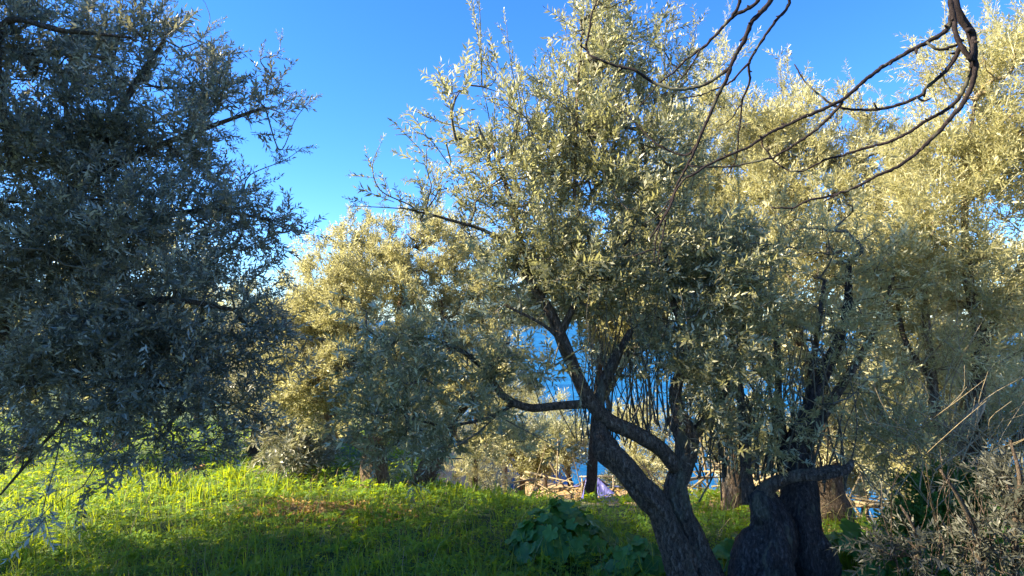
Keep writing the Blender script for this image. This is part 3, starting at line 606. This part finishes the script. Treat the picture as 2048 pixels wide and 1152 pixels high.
# unseen trees added on the sunny side to shade the foreground and dark crown
def shade_tree(x, y, h, rr, seed, label, n=2600):
    g = (x, y, float(ground_z(x, y)) - .05); rng = np.random.default_rng(seed)
    limbs = [dict(n='trunk', p=[(x, y, g[2], .2), (x + .05, y, g[2] + .6, .16), (x - .1, y + .1, g[2] + 1.3, .13), (x, y, g[2] + h * .6, .06), (x, y, g[2] + h * .9, .02)], s=12, g=.15, step=.08)]
    def inv(p):
        q = p - CAM; c, s_ = math.cos(PITCH), math.sin(PITCH)
        return q
    root = thing('olive_tree', label, 'olive tree', g, 'unseen olive trees added for shade outside the frame on the left')
    V, Q = tube(catmull(np.array(limbs[0]['p']), .08)[:, :3] - np.array(g), catmull(np.array(limbs[0]['p']), .08)[:, 3], 12, .15, rng)
    link('trunk', quad_mesh('trunk', V, Q, smooth=True), root, BARK)
    n = int(n * .45); u = norm(rng.normal(0, 1, (n, 3))) * rng.uniform(0, 1, (n, 1)) ** .4
    p = u * np.array([rr, rr, h * .29]) + np.array([0, 0, h * .71])
    tg = p[:160] + np.array(g)
    nodes, par, paths, N0 = grow([dict(p=limbs[0]['p'])], tg, rng)
    bag = Bag()
    for k, a, e in paths:
        q = nodes[np.concatenate([[k], np.arange(a, e)])]; V, Q = tube(q - np.array(g), np.linspace(.02, .004, len(q)), 4, 0, cap=False); bag.add(V, Q)
    bag.obj('twigs', BARK_THIN, root, True, True)
    tpl = make_templates(rng, 12, 6, .30, .135, False, .24)
    V, Q, T = place_templates(tpl, p, u + rng.normal(0, .5, u.shape), rng.uniform(.8, 1.3, n), rng)
    lb = Bag(); lb.add(V, Q, T); lb.obj('crown', OLIVE, root, False, True)

shade_tree(-8.4, 4.5, 8.6, 2.3, 201, 'unseen tall olive added to shade the dark crown, just outside the picture to its left', 4200)
shade_tree(-8.4, 2.4, 7.8, 2.3, 202, 'unseen olive added for its shade, outside the picture to the left of the viewpoint', 4200)
shade_tree(-5.0, 2.6, 5.0, 1.6, 203, 'smaller unseen olive added to shade the foreground, outside the picture on the left', 2600)

# ------------------------------------------------------------------ ground cover
rng = np.random.default_rng(77)
def hfun(x, y):
    h = .10 + .05 * np.sin(x * 1.9 + 1) * np.sin(y * 1.6) + .035 * np.sin(x * 4.3 + y * 2.1) + .03 * np.sin(x * 9.1 - y * 7.3 + 2)
    lit = np.exp(-((x + 2.0) ** 2 / .55 + (y - 6.75) ** 2 / .22))
    return np.clip(h, .04, .24) * (1 - .75 * lit)
def herb_sample(n, y0, y1, xl, xr, pw=1.3):
    """points thinned with distance, reaching past both sides of the view"""
    t = rng.uniform(0, 1, n); y = (y0 ** (1 - pw) + t * (y1 ** (1 - pw) - y0 ** (1 - pw))) ** (1 / (1 - pw))
    x = rng.uniform(-1, 1, n); x = np.where(x < 0, x * xl, x * xr) * y
    edge = 7.1 + 11 * sm((-x - 0.2) / 5.0) - 1.6 * sm((x - 2) / 3) - 1.6 * np.exp(-((x - 1.2) / 1.0) ** 2)
    keep = (y < edge + 1.6 + rng.uniform(-.5, .5, n))
    # bare soil bank on the right
    keep &= ~((x + rng.normal(0, .3, n) > 3.4) & (rng.uniform(0, 1, n) < .75))
    return x[keep], y[keep]
def clover(n, y0, y1, pw):
    x, y = herb_sample(n, y0, y1, 1.0, .9, pw); n = len(x)
    lit = np.exp(-((x + 2.0) ** 2 / .55 + (y - 6.75) ** 2 / .22)); k = rng.uniform(0, 1, n) > lit * .85; x = x[k]; y = y[k]; n = len(x)
    z = ground_z(x, y); h = hfun(x, y) * (1 - .6 * rng.uniform(0, 1, n) ** 2)
    s = .021 * (np.maximum(y, 4) / 5.0) ** .55 * rng.uniform(.55, 1.35, n)
    C = np.stack([x, y, z + h], -1)
    up = norm(np.stack([rng.normal(0, .38, n), rng.normal(0, .38, n), np.ones(n)], -1))
    a = norm(np.cross(up, rng.normal(0, 1, (n, 3)))); b = np.cross(up, a)
    V = []; 
    for q in range(3):
        th = q * 2.094 + rng.normal(0, .15, n)
        d = a * np.cos(th)[:, None] + b * np.sin(th)[:, None]; e = np.cross(up, d); S = s[:, None]
        dro = up * S * rng.uniform(-.5, .1, n)[:, None]
        V.append(np.stack([C, C + d * S * .75 + e * S * .55 + dro * .6, C + d * S * 1.0 + dro * .9, C + d * S * .75 - e * S * .55 + dro * .6], 1))
    V = np.stack(V, 1).reshape(-1, 3); Q = np.arange(len(V)).reshape(-1, 4)
    T = np.repeat(np.clip(.5 * rng.uniform(0, 1, n) + .35 + .3 * np.sin(x * 1.1 + 1) * np.sin(y * 1.7), 0, 1), 3)
    return V, Q, T
bagc = Bag(); bagc.add(*clover(56000, 2.6, 7.0, 1.3)); bagc.add(*clover(36000, 7.0, 20, 1.6))
o = bagc.obj('ground_cover', HERB, None, False, True); o['label'] = 'low clover-like herbs carpeting the olive grove floor'; o['category'] = 'ground cover'

def blades(n, y0, y1, pw, hmin, hmax, wid, xs=None, ys=None):
    if xs is None: x, y = herb_sample(n, y0, y1, 1.0, .9, pw)
    else: x, y = xs, ys
    n = len(x); z = ground_z(x, y) - .01; h = rng.uniform(hmin, hmax, n) * (.6 + hfun(x, y) * 3.5); az = rng.uniform(0, 6.28, n); ln = h * rng.uniform(.1, .75, n)
    w_ = wid * (np.maximum(y, 4) / 5) ** .5 * rng.uniform(.6, 1.3, n)
    d = np.stack([np.cos(az), np.sin(az), 0 * az], -1); sd = np.stack([-np.sin(az + .5), np.cos(az + .5), 0 * az], -1); Z = np.array([0, 0, 1.0])
    B = np.stack([x, y, z], -1); H = h[:, None]; LN = ln[:, None]; W = w_[:, None]
    p1 = B + Z * H * .55 + d * LN * .22; p2 = B + Z * H * .93 + d * LN * .7; p3 = B + Z * H * .95 + d * LN * 1.15
    V = np.stack([B - sd * W * .5, B + sd * W * .5, p1 + sd * W * .45, p1 - sd * W * .45, p2 + sd * W * .28, p2 - sd * W * .28, p3 + sd * W * .04, p3 - sd * W * .04], 1).reshape(-1, 3)
    q = np.array([[0, 1, 2, 3], [3, 2, 4, 5], [5, 4, 6, 7]]); Q = (q[None] + np.arange(n)[:, None, None] * 8).reshape(-1, 4)
    return V, Q, np.repeat(rng.uniform(0, 1, n), 3)
bagg = Bag(); bagg.add(*blades(13000, 2.6, 8, 1.4, .12, .34, .006)); bagg.add(*blades(5000, 7, 19, 1.5, .10, .24, .007))
o = bagg.obj('grass', BLADE, None, False, True); o['label'] = 'fresh green grass blades growing up through the low herbs'; o['category'] = 'grass'

bags = Bag(); bags.add(*blades(1500, 2.8, 12, 1.4, .14, .34, .004))
o = bags.obj('dry_stalks', STRAW, None, False, True); o['label'] = 'scattered straw-coloured dry stalks among the green herbs'; o['category'] = 'dry stalks'
def weeds(n, y0, y1, size):
    x, y = herb_sample(n, y0, y1, 1.0, .9, 1.3); n = len(x); B = np.stack([x, y, ground_z(x, y) + hfun(x, y) * rng.uniform(.6, 1.15, n)], -1); V = []
    for k in range(7):
        az = rng.uniform(0, 6.28, n); el = rng.uniform(-.1, .9, n); d = np.stack([np.cos(az) * np.cos(el), np.sin(az) * np.cos(el), np.sin(el)], -1)
        sd = norm(np.cross(d, rng.normal(0, .3, (n, 3)) + [0, 0, 1])); S = (size * rng.uniform(.5, 1.3, n))[:, None]
        V.append(np.stack([B, B + d * S * .5 + sd * S * .22, B + d * S - [0, 0, 1] * S * .15, B + d * S * .5 - sd * S * .22], 1))
    V = np.stack(V, 1).reshape(-1, 3); return V, np.arange(len(V)).reshape(-1, 4), np.repeat(rng.uniform(0, 1, n), 7)
bagw = Bag(); bagw.add(*weeds(3200, 2.8, 9, .065)); bagw.add(*weeds(1600, 7, 16, .08))
o = bagw.obj('weeds', HERB, None, False, True); o['label'] = 'broader-leaved weed rosettes dotted through the green carpet'; o['category'] = 'weeds'

# separate tall grass tufts
tufts = [(260, 935, 8.6, .40, 80, 'pale grass tuft left of the tallest one, just in front of the orange-brown log'), (410, 985, 7.2, .34, 60, 'grass tuft in full sun in front of the tallest tuft'), (130, 1010, 6.6, .36, 60, 'grass tuft beneath the hanging twigs at far left'), (60, 1090, 5.2, .30, 50, 'sunlit grass tuft in the bottom left corner'), (1000, 985, 7.0, .26, 44, 'grass tuft on the crest straight behind the mounded mallow plant'), (880, 1075, 5.5, .24, 34, 'grass tuft in shade between the bottom edge and the double-trunked olive'), (345, 945, 8.0, .42, 90, 'tallest pale green grass tuft standing in the sunlit band on the left'), (470, 950, 8.2, .30, 60, 'shorter grass tuft just right of the tallest one'),
         (560, 1130, 4.6, .24, 34, 'dark grass tuft at the bottom edge below the dry leaf patch'), (460, 1115, 4.8, .26, 20, 'thin grass tuft with long single blades near the bottom left'),
         (735, 1040, 6.2, .26, 30, 'grass tuft right of the dry leaf patch'), (970, 1130, 4.6, .24, 30, 'grass tuft at the bottom edge left of the dark mallow plant'),
         (700, 1140, 4.5, .26, 36, 'broad-bladed grass tuft at the bottom edge under the hanging olive twigs'), (560, 955, 8.0, .26, 50, 'grass tuft on the bright rise behind the dry leaf patch')]
for px, py, d, h, n, lab in tufts:
    g = G(px, d, 0); r_ = .03 + .10 * (n / 90); xs = g[0] + rng.normal(0, r_, n); ys = g[1] + rng.normal(0, r_, n)
    V, Q, T = blades(n, 0, 0, 0, h * .7, h * 1.15, .010, xs, ys)
    o = link('grass_tuft', quad_mesh('grass_tuft', V - np.array(g), Q, T), None, BLADE); o.location = g; o['kind'] = 'thing'; o['label'] = lab; o['category'] = 'grass tuft'; o['group'] = 'tall grass tufts in the herbs'

# dry leaves: the brown patch and the litter on the right-hand bank
n = 4200; x = np.concatenate([-2.0 + rng.normal(0, .42, n), rng.uniform(2.6, 7.5, 6000), rng.uniform(-.5, 6, 3500)]); y = np.concatenate([6.7 + rng.normal(0, .26, n), rng.uniform(3.5, 8.5, 6000), rng.uniform(8.5, 16, 3500)])
m = len(x); C = np.stack([x, y, ground_z(x, y) + rng.uniform(.005, .035, m)], -1); up = norm(np.stack([rng.normal(0, .45, m), rng.normal(0, .45, m), np.ones(m)], -1))
a = norm(np.cross(up, rng.normal(0, 1, (m, 3)))); b = np.cross(up, a); s_ = rng.uniform(.02, .045, m)[:, None]
V = np.stack([C - a * s_, C + b * s_ * .35 + up * s_ * .2, C + a * s_, C - b * s_ * .35], 1).reshape(-1, 3)
o = link('leaf_litter', quad_mesh('leaf_litter', V, np.arange(len(V)).reshape(-1, 4), rng.uniform(0, 1, m)), None, DRY); o['kind'] = 'stuff'
o['label'] = 'dry brown leaves lying in a patch on the grass and over the right bank'; o['category'] = 'leaf litter'
# dead straw and twigs on the bank
bagd = Bag()
for q in range(260):
    x = rng.uniform(2.2, 6.5); y = rng.uniform(3.6, 8.5); z = float(ground_z(x, y)) + rng.uniform(.01, .2); dv = rng.normal(0, 1, 3); dv[2] = abs(dv[2]) * .5; dv = norm(dv) * rng.uniform(.15, .6)
    c = np.array([x, y, z]); V, Q = tube(np.array([c, c + dv * .5 + rng.normal(0, .03, 3), c + dv]), [.004, .003, .0015], 4, 0, cap=False); bagd.add(V, Q, np.full(len(Q), rng.uniform(0, 1)))
o = bagd.obj('dry_twigs', STRAW, None, False, True); o['label'] = 'tangle of dry pale twigs on the bank behind the stump'; o['category'] = 'dry twigs'

# ------------------------------------------------------------------ mallow plants with big lobed leaves
def mallow_leaf(seed):
    r = np.random.default_rng(seed); V = [(0, 0, 0)]; n = 20
    for i in range(n):
        a = -math.pi / 2 + .25 + (2 * math.pi - .5) * i / (n - 1)
        lobe = 1 + .13 * math.cos((a - math.pi / 2) * 5) + r.normal(0, .025)
        V.append((math.cos(a) * lobe * .5, math.sin(a) * lobe * .5 + .12, .05 * math.cos(a * 5) + .09 * lobe + r.normal(0, .012)))
    Fc = [(0, i, i + 1) for i in range(1, n)]
    me = bpy.data.meshes.new('leaf'); me.from_pydata(V, [], Fc); me.materials.append(MALLOW)
    at = me.attributes.new('tone', 'FLOAT', 'FACE'); at.data.foreach_set('value', np.full(len(Fc), r.uniform(0, 1), dtype=np.float32))
    for p in me.polygons: p.use_smooth = True
    return me
LEAVES = [mallow_leaf(k) for k in range(6)]
from mathutils import Vector, Matrix
def mallow(px, d, rx, ry, h, n, size, seed, label):
    g = G(px, d, 0); r = np.random.default_rng(seed); root = thing('mallow_plant', label, 'plant', g, 'broad-leaved mallow plants'); st = Bag()
    for i in range(n):
        a = r.uniform(0, 6.28); q = r.uniform(0, 1) ** .55; ex = math.cos(a) * q * rx; ey = math.sin(a) * q * ry
        hz = h * (1 - .75 * q * q) * r.uniform(.55, 1.05) + .03
        gz = float(ground_z(g[0] + ex, g[1] + ey)) - g[2]
        p = np.array([ex, ey, gz + hz])
        o = link('leaf', LEAVES[i % 6], root)
        nr = Vector((math.cos(a) * q * .9 + r.normal(0, .3), math.sin(a) * q * .9 - .25 + r.normal(0, .3), 1)).normalized()
        o.rotation_mode = 'QUATERNION'; o.rotation_quaternion = nr.to_track_quat('Z', 'Y') @ Matrix.Rotation(r.uniform(0, 6.28), 3, 'Z').to_quaternion()
        o.location = p; s = size * r.uniform(.6, 1.2); o.scale = (s, s, s)
        b = np.array([ex * .35, ey * .35, gz]); V, Q = tube(np.array([b, (b + p) / 2 + [0, 0, .03], p]), [.004, .003, .002], 5, 0, cap=False); st.add(V, Q)
    st.obj('stems', HERB, root)
mallow(1125, 5.3, .46, .36, .42, 120, .15, 1, 'mounded dark mallow plant left of the twin trunk')
mallow(1270, 4.75, .30, .25, .26, 60, .14, 2, 'glossy dark mallow plant close behind the foot of the leaning trunk')
mallow(1470, 5.0, .25, .25, .28, 40, .13, 3, 'mallow plant in the gap between twin trunk and stump')
mallow(1690, 4.6, .36, .35, .36, 80, .15, 4, 'mallow plant right of the lopped stump, leaves shining blue')
mallow(1740, 3.75, .35, .22, .18, 50, .12, 5, 'bright green low mallow plant in the lower right under the olive bush')
mallow(1220, 4.1, .24, .2, .12, 26, .10, 6, 'small low mallow seedling cluster at the bottom edge left of the trunk')

# ------------------------------------------------------------------ bare tree overhead
def bare_tree():
    rng = np.random.default_rng(5); g = (3.5, 1.2, float(ground_z(3.5, 1.2)) - .05); b0 = np.array(g)
    root = thing('bare_tree', 'leafless dark tree whose knobbly arching branches hang in from the top right', 'bare tree', g)
    D = 2.5
    def PL(pts, d0=D, d1=D): n = len(pts); return [P(a, b, d0 + (d1 - d0) * i / max(1, n - 1)) for i, (a, b) in enumerate(pts)]
    fork = np.array([2.55, 1.9, 3.55])
    big = [('trunk', [np.array(g), np.array([3.45, 1.2, g[2] + .5]), np.array([3.3, 1.35, 1.4]), np.array([3.1, 1.5, 2.4]), np.array([2.85, 1.7, 3.1]), fork], .16, .07, 20),
           ('branch', [fork, np.array([2.1, 2.15, 3.7])] + PL([(1915, -170), (1905, -60), (1912, 20), (1938, 60), (1948, 105), (1945, 135)], 2.4, 2.4), .030, .012, 12),
           ('branch', [fork, np.array([2.0, 2.2, 4.2]), np.array([1.45, 2.35, 3.9])] + PL([(1580, -190), (1545, -80)], 2.5, 2.5), .05, .022, 10)]
    j = PL([(1545, -80)])[0]
    fine = [([(1903, -40), (1898, 45), (1850, 85), (1770, 130), (1690, 195), (1600, 240), (1500, 290), (1400, 340), (1365, 360), (1340, 410), (1318, 450), (1300, 482)], 2.42, 2.6, .0125, .004),
            ([(1900, 0), (1905, 60), (1925, 100), (1940, 118)], 2.37, 2.37, .011, .011),
            ([(1935, 60), (1952, 72), (1950, 105), (1938, 122)], 2.36, 2.38, .012, .012),
            ([(1912, 70), (1918, 100), (1890, 140), (1850, 175), (1835, 195), (1780, 215), (1720, 222), (1680, 218), (1640, 192), (1605, 160), (1588, 130)], 2.4, 2.75, .011, .0035),
            ([(1853, 84), (1868, 97), (1890, 98), (1912, 90)], 2.42, 2.39, .006, .007),
            ([(1945, 120), (1935, 165), (1905, 210), (1850, 243), (1780, 282), (1700, 305), (1650, 322), (1590, 340), (1555, 325), (1522, 292)], 2.4, 2.8, .010, .0035),
            ([(1950, 120), (1942, 170), (1912, 220), (1880, 265), (1830, 305), (1740, 360), (1680, 385), (1600, 408), (1545, 417)], 2.38, 2.55, .012, .004),
            ([(1685, 202), (1640, 250), (1590, 290), (1540, 315), (1480, 330), (1400, 333), (1372, 328)], 2.5, 2.7, .008, .003),
            ([(1545, -80), (1543, 0), (1501, 52), (1480, 94), (1459, 135), (1423, 219), (1392, 292), (1366, 344), (1345, 396), (1324, 443), (1308, 495), (1303, 526)], 2.5, 2.75, .0135, .003),
            ([(1545, -80), (1511, 0), (1465, 36), (1433, 68), (1392, 104), (1350, 141), (1324, 161), (1277, 213)], 2.5, 2.9, .012, .003),
            ([(1545, -80), (1571, 0), (1532, 73), (1501, 125), (1496, 172), (1485, 208), (1475, 270), (1470, 312), (1454, 354)], 2.5, 2.8, .009, .003),
            ([(1459, 135), (1444, 146), (1407, 167), (1355, 174), (1308, 164), (1256, 146), (1194, 120), (1175, 102), (1178, 52), (1194, 0), (1200, -60)], 2.58, 2.7, .009, .0035),
            ([(1501, 125), (1455, 165), (1412, 185), (1360, 198)], 2.6, 2.75, .006, .003),
            ([(1397, 283), (1380, 305), (1360, 310), (1324, 294), (1293, 266), (1255, 232), (1225, 208)], 2.65, 2.85, .006, .002),
            ([(1350, 385), (1320, 430), (1290, 445)], 2.7, 2.75, .005, .002), ([(1330, 440), (1322, 490), (1325, 530)], 2.7, 2.7, .005, .002), ([(1310, 500), (1270, 512), (1235, 510)], 2.72, 2.75, .004, .002),
            ([(1485, 208), (1462, 235), (1432, 262)], 2.65, 2.7, .004, .002), ([(1465, 36), (1478, 10), (1475, -40)], 2.55, 2.5, .008, .009), ([(1400, 100), (1372, 145), (1352, 165)], 2.7, 2.7, .005, .003),
            ([(1175, 102), (1162, 92)], 2.68, 2.66, .005, .003), ([(1680, 385), (1640, 402)], 2.5, 2.5, .004, .003), ([(1835, 195), (1848, 202), (1862, 198)], 2.5, 2.45, .006, .004)]
    for nme, pts, r0, r1, sg in big:
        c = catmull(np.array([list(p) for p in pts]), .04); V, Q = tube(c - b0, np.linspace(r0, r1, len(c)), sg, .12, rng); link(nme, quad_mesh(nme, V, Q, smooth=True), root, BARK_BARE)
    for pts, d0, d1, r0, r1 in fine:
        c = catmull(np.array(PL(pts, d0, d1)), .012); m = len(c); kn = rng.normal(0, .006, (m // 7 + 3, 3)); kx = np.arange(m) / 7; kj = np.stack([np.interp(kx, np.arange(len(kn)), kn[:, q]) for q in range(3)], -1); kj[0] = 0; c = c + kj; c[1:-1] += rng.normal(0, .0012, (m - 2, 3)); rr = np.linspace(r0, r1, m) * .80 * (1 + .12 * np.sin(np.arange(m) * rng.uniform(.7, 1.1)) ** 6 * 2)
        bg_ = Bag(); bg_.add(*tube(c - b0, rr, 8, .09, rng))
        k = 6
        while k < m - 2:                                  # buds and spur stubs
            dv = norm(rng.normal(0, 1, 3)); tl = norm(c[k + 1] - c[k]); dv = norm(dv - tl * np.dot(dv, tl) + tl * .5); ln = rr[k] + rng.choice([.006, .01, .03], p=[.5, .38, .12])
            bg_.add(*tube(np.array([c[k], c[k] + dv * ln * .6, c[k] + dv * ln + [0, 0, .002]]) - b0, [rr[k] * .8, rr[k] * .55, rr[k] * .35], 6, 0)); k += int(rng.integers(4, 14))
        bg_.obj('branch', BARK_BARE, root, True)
bare_tree()

# ------------------------------------------------------------------ cover, brush pile, logs
def cover():
    g = G(1200, 11.0, 0); root = thing('ground_cover_sheet', 'small purple-blue sheet pitched over a ridge stick, on the lower terrace', 'tarpaulin', g)
    rng = np.random.default_rng(8); m, t, N, Lk = mat_new('purple_sheet')
    b = N.new('ShaderNodeBsdfPrincipled'); b.inputs['Base Color'].default_value = (.085, .085, .27, 1); b.inputs['Roughness'].default_value = .45
    tc = N.new('ShaderNodeTexCoord'); root.scale = (.8, .8, .62); nz = N.new('ShaderNodeTexNoise'); nz.inputs['Scale'].default_value = 9; Lk.new(tc.outputs['Object'], nz.inputs['Vector'])
    bp = N.new('ShaderNodeBump'); bp.inputs['Distance'].default_value = .04; Lk.new(nz.outputs['Fac'], bp.inputs['Height']); Lk.new(bp.outputs[0], b.inputs['Normal'])
    o = N.new('ShaderNodeOutputMaterial'); Lk.new(b.outputs[0], o.inputs[0])
    nx, ny = 16, 12; V = []
    for jy in range(ny):
        v = jy / (ny - 1)
        for ix in range(nx):
            u = ix / (nx - 1) * 2 - 1
            ridge = np.array([-.18 + u * .12, .25, .52]); foot = np.array([u * .62 + .08, -.42, .02])
            p = ridge * (1 - v) + foot * v; p[2] -= .10 * math.sin(v * math.pi) - .02 * math.sin(u * 9 + v * 3); V.append(p)
    back = [(p[0], .5 + (.5 - p[1]) * .7, p[2]) for p in V]
    Q = [[j * nx + i, j * nx + i + 1, (j + 1) * nx + i + 1, (j + 1) * nx + i] for j in range(ny - 1) for i in range(nx - 1)]
    me = quad_mesh('sheet', np.array(V), np.array(Q), smooth=True); s = link('sheet', me, root, m); md = s.modifiers.new('thickness', 'SOLIDIFY'); md.thickness = .006
    V2 = np.array(V).copy(); V2[:, 1] = .5 - V2[:, 1]
    s = link('sheet', quad_mesh('sheet', V2, np.array(Q)[:, ::-1], smooth=True), root, m); md = s.modifiers.new('thickness', 'SOLIDIFY'); md.thickness = .006
    V, Q = tube(np.array([[-.45, .25, .53], [0, .25, .545], [.35, .25, .53]]), [.02, .02, .018], 8, .1, rng); link('ridge_stick', quad_mesh('ridge_stick', V, Q, smooth=True), root, BARK_PALE)
    for sx in (-.4, .3):
        V, Q = tube(np.array([[sx, .25, -.15], [sx + .02, .25, .3], [sx, .25, .56]]), [.022, .02, .016], 8, .1, rng); link('support_stick', quad_mesh('support_stick', V, Q, smooth=True), root, BARK_PALE)
cover()
def pile(px, d, n, seed, label, rad, mat):
    g = G(px, d, 0); root = thing('brush_pile', label, 'brush pile', g); r = np.random.default_rng(seed)
    for i in range(n):
        c = np.array([r.normal(0, rad), r.normal(0, rad * .6), r.uniform(.05, .45)]); dv = norm(np.array([r.normal(0, 1), r.normal(0, .6), r.normal(.1, .4)])) * r.uniform(.35, .9)
        pts = catmull(np.array([c - dv, c + r.normal(0, .06, 3), c + dv]), .08); V, Q = tube(pts, np.linspace(r.uniform(.012, .03), .006, len(pts)), 7, .15, r)
        link('stick', quad_mesh('stick', V, Q, smooth=True), root, mat)
pile(1120, 12.4, 20, 4, 'heap of pale cut olive sticks beside the purple sheet', .38, BARK_TAN)
pile(1290, 15.5, 18, 5, 'heap of sunlit prunings behind the leaning trunk, right of the purple sheet', .5, BARK_TAN)
pile(1440, 8.6, 24, 6, 'tan heap of prunings on the bank between the twin trunk and the stump', .42, BARK_TAN)
pile(1640, 8.0, 24, 7, 'tan heap of prunings behind the horizontal lopped arm', .42, BARK_TAN)
def log(px, d, ln, r0, seed, label, mat, az, tilt=.1):
    g = G(px, d, r0 + .05); r = np.random.default_rng(seed); dv = np.array([math.cos(az), math.sin(az), tilt]) * ln / 2
    pts = catmull(np.array([-dv, r.normal(0, .02, 3), dv]), .04); V, Q = tube(pts, np.linspace(r0, r0 * .75, len(pts)), 14, .12, r)
    o = link('log', quad_mesh('log', V, Q, smooth=True), None, mat); o.location = g; o['label'] = label; o['category'] = 'log'; o['group'] = 'cut logs lying about'
RED = bark_mat('orange_cut_wood', (.20, .10, .05), (.34, .19, .10), (.45, .30, .18), 8, .3, .006)
log(385, 9.2, .42, .034, 1, 'orange-brown cut log lying in the grass on the left', RED, .5, .25)
log(262, 9.8, .6, .05, 2, 'grey fallen log on the bank at far left, left of the orange one', BARK_PALE, .1, .08)
